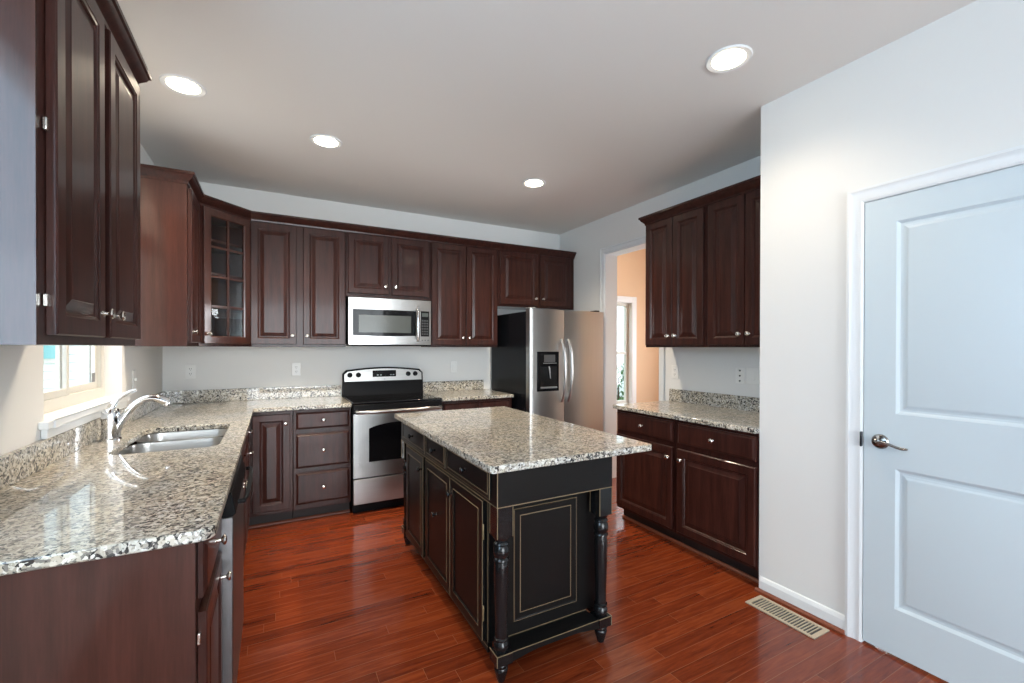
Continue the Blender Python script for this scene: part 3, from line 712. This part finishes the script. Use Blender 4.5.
# range -----------------------------------------------------------------------
def kitchen_range():
    x0, x1 = 1.343, 2.101; w_ = x1-x0
    t = thing('kitchen_range', 'stainless electric range with black glass cooktop', 'stove', (x0, 0, 0), 0)
    MB().box(0.002, w_-0.002, -0.03, -0.625, 0.03, 0.895).build('body', BLACKP, t, smooth=0)
    MB().box(0.0, w_, -0.095, -0.655, 0.8955, 0.918).build('cooktop', COOK, t, bevel=0.006, segs=3)
    MB().box(0.004, w_-0.004, -0.6255, -0.66, 0.826, 0.895).build('vent_strip', BLACKP, t, bevel=0.003)
    # oven door with arched window
    d = MB()
    outer = [(0.004, 0.302), (w_-0.004, 0.302), (w_-0.004, 0.822), (0.004, 0.822)]
    wx0, wx1, wz0, wzs, wzt = 0.125, w_-0.125, 0.424, 0.700, 0.742
    arch = [(wx0, wz0), (wx1, wz0)]+[(wx1-(wx1-wx0)*k/12, wzs+(wzt-wzs)*math.sin(PI*k/12)**0.7) for k in range(13)]
    o = slab('door', outer, [arch], 0.0, 0.040, STEELV, t, bevel=0.0)
    o.data.transform(Matrix(((1, 0, 0, 0), (0, 0, -1, -0.628), (0, 1, 0, 0), (0, 0, 0, 1))))
    bm = bmesh.new(); bm.from_mesh(o.data); bmesh.ops.recalc_face_normals(bm, faces=bm.faces); bm.to_mesh(o.data); bm.free()
    mb = MB().loft([[(x, y, z) for x, z in arch] for y in (-0.645, -0.6655)], cap0=True)
    mb.build('oven_window', BLACKG, o, smooth=0)
    hz = 0.842
    MB().tube([(0.028, -0.668, hz), (0.030, -0.700, hz), (0.05, -0.716, hz), (0.20, -0.722, hz), (w_/2, -0.724, hz), (w_-0.20, -0.722, hz), (w_-0.05, -0.716, hz), (w_-0.030, -0.700, hz), (w_-0.028, -0.668, hz)], 0.0155, 14).build('handle', STEEL, o)
    MB().box(0.004, w_-0.004, -0.628, -0.665, 0.085, 0.290).build('storage_drawer', STEEL, t, bevel=0.004)
    MB().box(0.01, w_-0.01, -0.08, -0.60, 0.001, 0.082).build('toe_panel', BLACKP, t, smooth=0)
    # backguard: black housing, steel control face
    def top(u): return 1.150+0.028*math.sin(PI*u)
    n = 24
    def outl(ix, z0, dz, rr=0.03):
        p = [(ix, z0), (w_-ix, z0)]
        for k in range(n+1):
            u = k/n; x = w_-ix-(w_-2*ix)*u
            e = min(u, 1-u)*(w_-2*ix); drop = 0.0
            if e < rr: drop = rr-math.sqrt(max(0, rr*rr-(rr-e)**2))
            p.append((x, top(u)-drop-dz))
        return p
    P = outl(0.0, 0.9, 0.0)
    MB().loft([[(x, -0.030, z) for x, z in P], [(x, -0.062-0.030*(1.18-z)/0.27, z) for x, z in P]]).build('backguard', BLACKP, t, smooth=30)
    P2 = outl(0.014, 1.048, 0.014, 0.022)
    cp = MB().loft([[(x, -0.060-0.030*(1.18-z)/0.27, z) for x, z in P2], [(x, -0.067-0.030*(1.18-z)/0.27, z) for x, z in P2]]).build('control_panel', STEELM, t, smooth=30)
    def yf(z): return -0.0673-0.030*(1.18-z)/0.27
    MB().box(0.268, 0.490, yf(1.115)+0.004, yf(1.115)-0.003, 1.084, 1.147).build('display', BLACKG, cp, bevel=0.001)
    for k, x in enumerate((0.315, 0.345, 0.44, 0.465)):
        MB().box(x-0.008, x+0.008, yf(1.105)-0.0025, yf(1.105)-0.0035, 1.098, 1.108).build('button', GREYK, cp, smooth=0)
    MB().box(0.362, 0.418, yf(1.12)-0.0018, yf(1.12)-0.0032, 1.112, 1.136).build('clock', SCREEN, cp, smooth=0)
    for x in (0.062, 0.138, 0.610, 0.680):
        MB().lathe([(0.024, 0.0), (0.023, 0.012), (0.019, 0.022), (0.0, 0.024)], (x, yf(1.108), 1.108), '-y', 20).box(x-0.003, x+0.003, yf(1.108)-0.021, yf(1.108)-0.028, 1.092, 1.126).build('knob', BLACKP, cp)
    MB().lathe([(0.007, 0), (0.007, 0.0015), (0, 0.002)], (w_/2, yf(1.06), 1.062), '-y', 16).build('emblem', GREYK, cp)
kitchen_range()

# microwave ---------------------------------------------------------------------
def microwave():
    x0 = 1.350; w_ = 0.742; z0, z1 = 1.392, 1.806
    t = thing('microwave', 'stainless microwave oven mounted above the range', 'microwave', (x0, 0, z0), 0)
    h = z1-z0
    MB().box(0.004, w_-0.004, -0.006, -0.335, 0.004, h-0.002).build('body', BLACKP, t, smooth=0)
    n = 16; wd = w_
    def yb(x): return -0.368-0.022*math.sin(PI*min(1, max(0, x/wd)))
    # curved steel face with a tall top band
    xs = [wd*k/n for k in range(n+1)]
    poly = [(x, yb(x)) for x in xs]+[(wd, -0.336), (0, -0.336)]
    MB().prism(poly, 'z', 0.0, h).build('front_panel', STEEL, t, smooth=30, bevel=0.002)
    def strip(a, b, z_0, z_1, off, th, name, m, parent, arc=0.0):
        q = [a+(b-a)*k/10 for k in range(11)]
        rings = []
        for x in q:
            u = (x-a)/(b-a); dz = arc*math.sin(PI*u)
            rings.append([(x, yb(x)-off+th, z_0-dz), (x, yb(x)-off, z_0-dz), (x, yb(x)-off, z_1), (x, yb(x)-off+th, z_1)])
        return MB().loft(rings).build(name, m, parent, smooth=30)
    dr = strip(0.036, 0.592, 0.082, 0.312, 0.003, 0.006, 'door', BLACKG, t, 0.006)
    strip(0.085, 0.545, 0.108, 0.262, 0.0042, 0.002, 'door_window', SCREENW, dr)
    hx = 0.603
    MB().tube([(hx, yb(hx), 0.352), (hx, yb(hx)-0.030, 0.348), (hx, yb(hx)-0.040, 0.30), (hx, yb(hx)-0.044, 0.20), (hx, yb(hx)-0.040, 0.09), (hx, yb(hx)-0.030, 0.042), (hx, yb(hx), 0.036)], [0.011, 0.0125, 0.013, 0.0135, 0.013, 0.0125, 0.011], 12).build('handle', CHROME, t)
    kp = strip(0.640, 0.722, 0.078, 0.314, 0.003, 0.006, 'keypad', BLACKP, t)
    strip(0.650, 0.712, 0.262, 0.298, 0.0042, 0.002, 'display', SCREEN, kp)
    for r in range(6):
        for c_ in range(3):
            a = 0.648+c_*0.023
            strip(a, a+0.018, 0.092+r*0.025, 0.108+r*0.025, 0.0038, 0.002, 'key', KEY, kp)
    for c_ in range(3):
        MB().lathe([(0.006, 0.0), (0.006, 0.003), (0, 0.004)], (0.655+c_*0.028, yb(0.67)+0.001, 0.042), '-y', 12).build('button', GREYK, t)
    MB().lathe([(0.009, 0.0), (0.009, 0.002), (0, 0.003)], (0.040, yb(0.04)+0.0005, 0.036), '-y', 16).build('emblem', GREYK, t)
    MB().box(0.03, w_-0.03, -0.04, -0.36, -0.012, 0.0035).build('vent_grille', BLACKP, t, bevel=0.004)
SCREENW = simple('microwave_mesh_window', (0.075, 0.085, 0.082), 0.22, 0, 0.0, 0.35)
microwave()

# refrigerator ---------------------------------------------------------------------
def fridge():
    x0, x1 = 2.880, 3.756; w_ = x1-x0
    t = thing('refrigerator', 'stainless side-by-side refrigerator with black side', 'refrigerator', (x0, 0, 0), 0)
    MB().box(0.0, w_, -0.05, -0.795, 0.03, 1.712).build('body', BLACKS, t, bevel=0.006)
    MB().box(0.02, w_-0.02, -0.08, -0.83, 0.002, 0.092).build('toe_grille', BLACKP, t, bevel=0.004)
    split = 0.391
    def curved(a, b, name, rl, rr):
        n = 10; pr = []
        for k in range(n+1):
            u = k/n; x = a+(b-a)*u
            e = min(u, 1-u)*(b-a); r = rl if u < 0.5 else rr
            d = 0.0 if e >= r else r-math.sqrt(max(0, r*r-(r-e)**2))
            pr.append((x, -0.872-0.014*math.sin(PI*u)+d))
        for e in (0.0008, 0.002, 0.004):
            for side in (0, 1):
                x = a+e if side == 0 else b-e
                r = rl if side == 0 else rr
                if e >= r: continue
                d = r-math.sqrt(max(0, r*r-(r-e)**2))
                pr.append((x, -0.872-0.014*math.sin(PI*e/(b-a))+d))
        pr = sorted(pr)
        poly = [(a, -0.803)]+pr+[(b, -0.803)]
        return MB().prism(poly, 'z', 0.10, 1.731).build(name, STEELV, t, smooth=40)
    fd = curved(0.0, split-0.002, 'freezer_door', 0.006, 0.0015); rd = curved(split+0.002, w_, 'fridge_door', 0.0015, 0.0005)
    # dispenser
    a, b, z0, z1 = 0.072, 0.312, 0.955, 1.330
    d = MB()
    prof = [(0, 0.8700), (0, 0.8935), (0.006, 0.8955), (0.013, 0.8955), (0.016, 0.8945)]
    d.rects(a, b, z0, z1, [(i, q) for i, q in prof], 0.0)
    dp = d.build('dispenser_panel', BLACKG, fd, smooth=20)
    MB().box(a+0.026, b-0.026, -0.8945, -0.8965, z0+0.045, z0+0.235).build('dispenser_recess', CAVITY, fd, smooth=0)
    MB().box(a+0.070, b-0.045, -0.8945, -0.8975, z0+0.275, z0+0.345).build('control_display', KEY, dp, bevel=0.001)
    MB().box(a+0.060, b-0.030, -0.8945, -0.899, z0+0.262, z0+0.268).build('trim_bar', GREYK, dp, smooth=0)
    MB().tube([(a+0.125, -0.8965, z0+0.235), (a+0.125, -0.906, z0+0.215), (a+0.130, -0.908, z0+0.16), (a+0.137, -0.905, z0+0.12)], [0.006, 0.007, 0.006, 0.004], 8).build('ice_lever', GREYK, dp)
    MB().box(a+0.030, b-0.030, -0.8945, -0.912, z0+0.028, z0+0.042).build('drip_tray', GREYK, dp, bevel=0.002)
    for (hx, p) in ((split-0.037, fd), (split+0.040, rd)):
        pts = []
        for k in range(13):
            u = k/12; z = 0.845+0.605*u; y = -0.882-0.058*math.sin(PI*u)**0.55
            pts.append((hx+(0.0), y, z))
        MB().tube(pts, [0.013]*13, 12).build('handle', STEELV, p)
    for x in (0.045, w_-0.06):
        MB().box(x-0.028, x+0.028, -0.76, -0.85, 1.7325, 1.748).build('hinge_cover', (GREYK if x < 0.1 else BLACKP), t, bevel=0.005)
CAVITY = simple('dispenser_cavity', (0.004, 0.004, 0.005), 0.15)  # near-black sheet laid on the panel where the dispenser hollow is
fridge()

# island -----------------------------------------------------------------------------
def island():
    X0, X1, Y0, Y1 = 1.563, 2.155, -2.845, -1.340     # outer faces of the frieze
    t = thing('kitchen_island', 'black distressed kitchen island with turned legs and granite top', 'kitchen island', ((X0+X1)/2, (Y0+Y1)/2, 0), 0)
    cx, cy = (X0+X1)/2, (Y0+Y1)/2
    T = Matrix.Translation((-cx, -cy, 0))
    def fin(o): o.data.transform(T); return o
    top = fin(slab('worktop', [(1.505+0.012, -2.909), (2.350-0.012, -2.909), (2.350, -2.909+0.012), (2.350, -1.381-0.0), (1.505, -1.381), (1.505, -2.909+0.012)], [], ZB, ZT, GRANITE, t, bevel=0.004))
    # body
    bx0, bx1, by0, by1 = 1.572, 2.145, -2.745, -1.440
    fin(MB().box(bx0, bx1, by0, by1, 0.125, 0.724).build('body', IBLACK, t, smooth=0, bevel=0.002))
    # frieze box with rubbed gold lower edge and corners
    fz = MB().box(X0, X1, Y0, Y1, 0.7255, 0.883)
    for (a, b, c, d) in ((X0-0.001, X0+0.0015, Y0-0.001, Y1), (X0-0.001, X1+0.001, Y0-0.001, Y0+0.0015), (X1-0.0015, X1+0.001, Y0, Y1)):
        fz.box(a, b, c, d, 0.7235, 0.7270, 1)
    fz.box(X0-0.0012, X0+0.0018, Y0-0.0012, Y0+0.0018, 0.727, 0.883, 1)
    fin(fz.build('frieze', [IBLACK, GOLD], t, smooth=0))
    # four turned legs with square blocks and feet
    def leg(lx, ly):
        g = MB(); s = 0.035
        g.box(lx-s, lx+s, ly-s, ly+s, 0.598, 0.7252)
        for (ex, ey) in ((-1, -1), (1, -1), (-1, 1), (1, 1)):
            g.box(lx+ex*s-0.0012, lx+ex*s+0.0012, ly+ey*s-0.0012, ly+ey*s+0.0012, 0.60, 0.7253, 1)
        prof = [(0.034, 0.600), (0.034, 0.594), (0.030, 0.585), (0.024, 0.578), (0.029, 0.573), (0.032, 0.567), (0.027, 0.561), (0.031, 0.553), (0.0345, 0.538), (0.033, 0.522), (0.027, 0.511), (0.032, 0.506), (0.033, 0.500),
                (0.027, 0.494), (0.0285, 0.487), (0.0305, 0.47), (0.0305, 0.44), (0.029, 0.36), (0.026, 0.26), (0.0245, 0.190), (0.0245, 0.184), (0.030, 0.180), (0.030, 0.173), (0.025, 0.168), (0.0305, 0.158), (0.032, 0.148), (0.029, 0.134), (0.026, 0.124)]
        g.lathe(prof[::-1], (lx, ly, 0), seg=24)
        g.box(lx-s, lx+s, ly-s, ly+s, 0.082, 0.126)
        ex, ey = (-1 if lx < cx else 1), (-1 if ly < cy else 1)
        g.box(lx-s-0.001, lx+s+0.001, ly+ey*s-0.0015, ly+ey*s+0.0015, 0.1245, 0.1270, 1)
        g.box(lx+ex*s-0.0015, lx+ex*s+0.0015, ly-s-0.001, ly+s+0.001, 0.1245, 0.1270, 1)
        g.box(lx+ex*s-0.0012, lx+ex*s+0.0012, ly+ey*s-0.0012, ly+ey*s+0.0012, 0.084, 0.126, 1)
        g.lathe([(0.0, 0.001), (0.015, 0.001), (0.019, 0.012), (0.028, 0.045), (0.029, 0.056), (0.026, 0.061), (0.030, 0.068), (0.030, 0.075), (0.024, 0.083)], (lx, ly, 0), seg=24)
        fin(g.build('leg', [IGLOSS, GOLD], t, smooth=40))
    for lx in (X0+0.036, X1-0.036):
        for ly in (Y0+0.036, Y1-0.036): leg(lx, ly)
    # shelf rails between the blocks at both ends, with a shallow arched underside
    for (ya, yb_, ys) in ((Y0+0.006, -2.7455, -1), (Y1-0.006, -1.4395, 1)):
        g = MB().box(X0+0.0725, X1-0.0725, ya, yb_, 0.108, 0.1245)
        lo = []
        n = 14
        a, b = X0+0.0725, X1-0.0725
        poly = [(a, 0.082)]+[(a+(b-a)*k/n, 0.084+0.016*min(1, 4*min(k/n, 1-k/n))) for k in range(n+1)]+[(b, 0.082), (b, 0.1078), (a, 0.1078)]
        yf0, yf1 = (ya, ya+0.018) if ys < 0 else (ya-0.018, ya)
        g.loft([[(x, y, z) for x, z in poly] for y in (yf0, yf1)])
        yy = ya-0.0008 if ys < 0 else ya+0.0008
        g.box(a, b, yy-0.001, yy+0.001, 0.1225, 0.1252, 1)
        yq = yb_+(-0.001 if ys < 0 else 0.001)
        g.box(a, b, yq-0.0015, yq+0.0015, 0.1240, 0.1262, 1)
        fin(g.build('shelf', [IBLACK, GOLD], t, smooth=0))
    # recessed panel on each end
    PAN = [(0, 0), (0, 0.004), (0.001, 0.006, 1), (0.0025, 0.006, 1), (0.008, 0.003), (0.031, 0.003), (0.032, 0.0042, 1), (0.0345, 0.0042, 1), (0.0360, 0.0015)]
    def facing(o, pos, rot):   # local door frame -> world
        o.data.transform(Matrix.Translation(pos) @ Matrix.Rotation(rot, 4, 'Z')); return fin(o)
    o = MB().rects(0, 0.334, 0.182, 0.670, PAN).build('end_panel', [IBLACK, GOLD], t, smooth=12); facing(o, (1.690, by0-0.0005, 0), 0)
    o = MB().rects(0, 0.334, 0.182, 0.670, PAN).build('end_panel', [IBLACK, GOLD], t, smooth=12); facing(o, (2.024, by1+0.0005, 0), PI)
    # left side (faces -x): local x runs along world -y from Y1
    IDOOR = [(0, 0), (0, 0.012), (0.001, 0.014, 1), (0.0025, 0.014, 1), (0.042, 0.014), (0.043, 0.015, 1), (0.0455, 0.015, 1), (0.051, 0.009), (0.054, 0.009)]
    IDRW = [(0, 0), (0, 0.005), (0.001, 0.007, 1), (0.0025, 0.007, 1), (0.016, 0.007), (0.017, 0.0078, 1), (0.0195, 0.0078, 1), (0.021, 0.005)]
    def side(name, ya, yb_, z0, z1, spec, x, ky=None, kz=None, rot=-PI/2, hinge=None, kparent=True):
        o = MB().rects(0, yb_-ya if yb_ > ya else ya-yb_, z0, z1, spec).build(name, [IBLACK, GOLD], t, smooth=12)
        if rot == -PI/2: facing(o, (x, max(ya, yb_), 0), rot)
        else: facing(o, (x, min(ya, yb_), 0), rot)
        if ky is not None:
            k = knob_mesh().build('knob', DARKN, o)
            dd = max(s[1] for s in spec)
            sg = -1 if rot == -PI/2 else 1
            facing(k, (x+sg*(dd-0.001), ky, kz), rot)
        if hinge is not None:
            for hz in (z0+0.09, z1-0.16):
                hb = MB().lathe([(0.0045, 0), (0.0045, 0.06), (0.003, 0.064), (0, 0.065)], (x-0.012, hinge, hz), seg=10).build('hinge', BRASSD, o); fin(hb)
        return o
    for (a, b, c) in ((-1.905, -1.395, -1.655), (-2.252, -1.925, -2.09), (-2.785, -2.272, -2.53)):
        side('drawer', a, b, 0.742, 0.868, IDRW, X0-0.0005, c, 0.805)
    side('door', -1.862, -1.492, 0.118, 0.714, IDOOR, bx0-0.0005, -1.840, 0.640)
    side('door', -2.316, -1.908, 0.118, 0.714, IDOOR, bx0-0.0005, -2.115, 0.462)
    side('door', -2.712, -2.322, 0.118, 0.714, IDOOR, bx0-0.0005, -2.348, 0.640, hinge=-2.718)
    # stile lines and base rail on the left side
    g = MB()
    for y in (-2.738, -1.448, -1.890): g.box(bx0-0.0015, bx0+0.001, y-0.0015, y+0.0015, 0.112, 0.722, 1)
    n = 16; a, b = by0+0.03, by1-0.03
    poly = [(by0+0.0005, 0.085)]+[(a+(b-a)*k/n, 0.086+0.012*min(1, 5*min(k/n, 1-k/n))) for k in range(n+1)]+[(by1-0.0005, 0.085), (by1-0.0005, 0.1245), (by0+0.0005, 0.1245)]
    g.loft([[(x, y, z) for y, z in poly] for x in (bx0-0.004, bx0+0.018)])
    g.box(bx0-0.0055, bx0-0.003, by0, by1, 0.1095, 0.1120, 1)
    fin(g.build('base_rail', [IBLACK, GOLD], t, smooth=0))
    g = MB().loft([[(x, y, z) for y, z in poly] for x in (bx1-0.018, bx1+0.004)])
    fin(g.build('base_rail', [IBLACK, GOLD], t, smooth=0))
    # plain panels on the seating side
    for (a, b) in ((-2.70, -2.12), (-2.07, -1.49)):
        side('back_panel', a, b, 0.15, 0.70, PAN, bx1+0.0005, rot=PI/2)
BRASSD = simple('aged_brass', (0.30, 0.23, 0.13), 0.35, 0.8)
island()

# wall plates --------------------------------------------------------------------------
def plate(name, label, cat, loc, rot, kind_, w_=0.072, h_=0.115, pm=None):
    t = thing(name, label, cat, loc, rot, 'wall plates')
    m = pm or PLAST
    MB().box(-w_/2, w_/2, -0.0008, -0.006, -h_/2, h_/2).build('plate', m, t, bevel=0.003)
    if kind_ == 'outlet':
        for dz in (-0.020, 0.020):
            r = MB().lathe([(0.0165, 0.0062), (0.0165, 0.0085), (0.0, 0.0085)], (0, 0, dz), '-y', 20).build('socket', PLAST, t)
            MB().box(-0.0075, -0.0050, -0.0086, -0.0092, dz-0.002, dz+0.008).box(0.0050, 0.0075, -0.0086, -0.0092, dz-0.002, dz+0.008).box(-0.002, 0.002, -0.0086, -0.0092, dz-0.011, dz-0.007).build('slots', SLOT, r, smooth=0)
    elif kind_ == 'rocker':
        MB().box(-0.0165, 0.0165, -0.0062, -0.0095, -0.033, 0.033).build('rocker', PLAST, t, bevel=0.002)
    elif kind_ == 'jack':
        for dz in (-0.038, 0, 0.038):
            MB().lathe([(0.006, 0.0062), (0.006, 0.009), (0.0, 0.009)], (0, 0, dz), '-y', 12).build('jack', DARKN, t)
    elif kind_ == 'toggle':
        MB().box(-0.005, 0.005, -0.0062, -0.016, -0.012, 0.006).build('toggle', PLAST, t, bevel=0.001)
plate('wall_outlet', 'white double outlet on the back wall near the left corner', 'outlet', (0.183, 0, 1.168), 0, 'outlet')
plate('wall_outlet', 'white double outlet on the back wall left of the range', 'outlet', (0.957, 0, 1.168), 0, 'outlet')
plate('wall_switch', 'white switch plate on the back wall between range and refrigerator', 'switch', (2.457, 0, 1.160), 0, 'rocker')
plate('wall_switch', 'white switch plate on the left wall between the window and corner', 'switch', (0, -0.83, 1.165), PI/2, 'toggle')
plate('wall_outlet', 'white outlet on the right wall nearest the dining opening', 'outlet', (W, -1.752, 1.160), -PI/2, 'outlet')
plate('jack_plate', 'plate with three dark jacks on the right wall beside the switch', 'wall plate', (W, -2.352, 1.163), -PI/2, 'jack')
plate('wall_switch', 'wide white rocker switch plate on the right wall by the pantry', 'switch', (W, -2.452, 1.167), -PI/2, 'rocker', 0.098)

# floor register ---------------------------------------------------------------------------
def register():
    t = thing('floor_vent', 'tan metal floor vent by the white baseboard', 'vent', (3.072, -3.105, 0.0006), 0)
    a, b = 0.066, 0.172
    g = MB().box(-a, a, -b, b, 0.0, 0.001, 1); bx, by = 0.016, 0.020
    g.box(-a, -a+bx, -b, b, 0.001, 0.006).box(a-bx, a, -b, b, 0.001, 0.006).box(-a+bx, a-bx, -b, -b+by, 0.001, 0.006).box(-a+bx, a-bx, b-by, b, 0.001, 0.006)
    n = 20
    for k in range(1, n):
        y = -b+by+(2*b-2*by)*k/n; g.box(-a+bx, a-bx, y-0.0023, y+0.0023, 0.001, 0.0050)
    g.build('grille', [BRASS, SLOT], t, smooth=0)
register()

# recessed ceiling lights ---------------------------------------------------------------------
def downlight(x, y, label, energy):
    t = thing('recessed_light', label, 'ceiling light', (x, y, H-0.0008), 0, 'recessed ceiling lights')
    MB().lathe([(0.073, 0.0), (0.073, -0.004), (0.096, -0.007), (0.100, -0.003), (0.100, 0.0)], seg=40).build('trim_ring', WHITE, t)
    MB().lathe([(0.0, -0.0145), (0.030, -0.014), (0.055, -0.011), (0.072, -0.005), (0.072, -0.0005), (0.0, -0.0005)], seg=40).build('lamp', BULB, t)
    l = bpy.data.lights.new('recessed_light_beam', 'SPOT'); l.energy = energy; l.color = (1.0, 0.83, 0.63); l.spot_size = math.radians(140); l.spot_blend = 0.9; l.shadow_soft_size = 0.065
    lo = bpy.data.objects.new('recessed_light_beam', l); COL.objects.link(lo); lo.parent = t; lo.location = (0, 0, -0.022)
downlight(0.368, -1.588, 'recessed ceiling light above the sink window, at upper left', 65)
downlight(1.085, -1.270, 'recessed ceiling light between the sink and the range', 110)
downlight(2.670, -1.289, 'recessed ceiling light nearest the refrigerator', 115)
downlight(2.660, -3.070, 'recessed ceiling light nearest the pantry wall', 30)

# outside -------------------------------------------------------------------------------------
o = MB().box(-30, 40, 1.36, 40, -0.62, -0.60).build('lawn', LAWN, smooth=0); tag(o, 'grass outside the windows', 'lawn', kind='structure')
def house(label, x0, x1, y, z1, wins):
    t = thing('neighbor_house', label, 'house', ((x0+x1)/2, y, -0.6), 0, 'houses outside')
    c = (x0+x1)/2
    MB().box(x0-c, x1-c, 0.0, 6.0, 0.001, z1+0.6).build('siding_wall', SIDING, t, smooth=0)
    MB().loft([[(x0-c-0.3, -0.4, z1+0.6), (x1-c+0.3, -0.4, z1+0.6), (x1-c+0.3, 6.4, z1+0.6), (x0-c-0.3, 6.4, z1+0.6)], [(x0-c-0.3, 2.9, z1+2.6), (x1-c+0.3, 2.9, z1+2.6), (x1-c+0.3, 3.1, z1+2.6), (x0-c-0.3, 3.1, z1+2.6)]]).build('roof', GREYK, t, smooth=0)
    for (a, b, p, q) in wins:
        f = MB().box(a-c-0.10, b-c+0.10, -0.04, -0.002, p+0.5, q+0.7).build('window', VINYL, t, smooth=0)
        MB().box(a-c, b-c, -0.06, -0.041, p+0.6, q+0.6).build('pane', TEAL, f, smooth=0)
house('white sided house seen through the sink window', -7.0, -1.5, 8.5, 5.0, [(-3.95, -3.20, 1.12, 2.4)])
house('white sided house seen through the dining window', 10.5, 18.5, 9.0, 5.0, [(16.0, 17.2, 0.8, 2.2)])
def bush():
    bm = bmesh.new(); rnd = random.Random(3)
    for k in range(900):
        th = rnd.uniform(0, 2*PI); ph = math.acos(rnd.uniform(-0.2, 1)); r = rnd.uniform(0.7, 1.0)
        p = Vector((1.2*r*math.sin(ph)*math.cos(th), 0.8*r*math.sin(ph)*math.sin(th), 0.05+1.15*r*math.cos(ph)+0.2))
        q = Matrix.Translation(p) @ Matrix.Rotation(rnd.uniform(0, 6), 4, 'Z') @ Matrix.Rotation(rnd.uniform(-1, 1), 4, 'X')
        s = 0.09
        vs = [bm.verts.new(q @ Vector(c)) for c in ((-s*0.5, 0, 0), (0, -s, 0.01), (s*0.5, 0, 0), (0, s, 0.01))]
        bm.faces.new(vs)
    me = bpy.data.meshes.new('foliage'); bm.to_mesh(me); bm.free(); me.materials.append(LEAF)
    t = thing('shrub', 'green shrub outside the dining window', 'shrub', (11.9, 8.0, -0.6), 0)
    o = bpy.data.objects.new('foliage', me); COL.objects.link(o); o.parent = t
    MB().lathe([(0.04, 0.0), (0.03, 0.5), (0.015, 0.9)], seg=8).build('stem', VENEER, t)
bush()
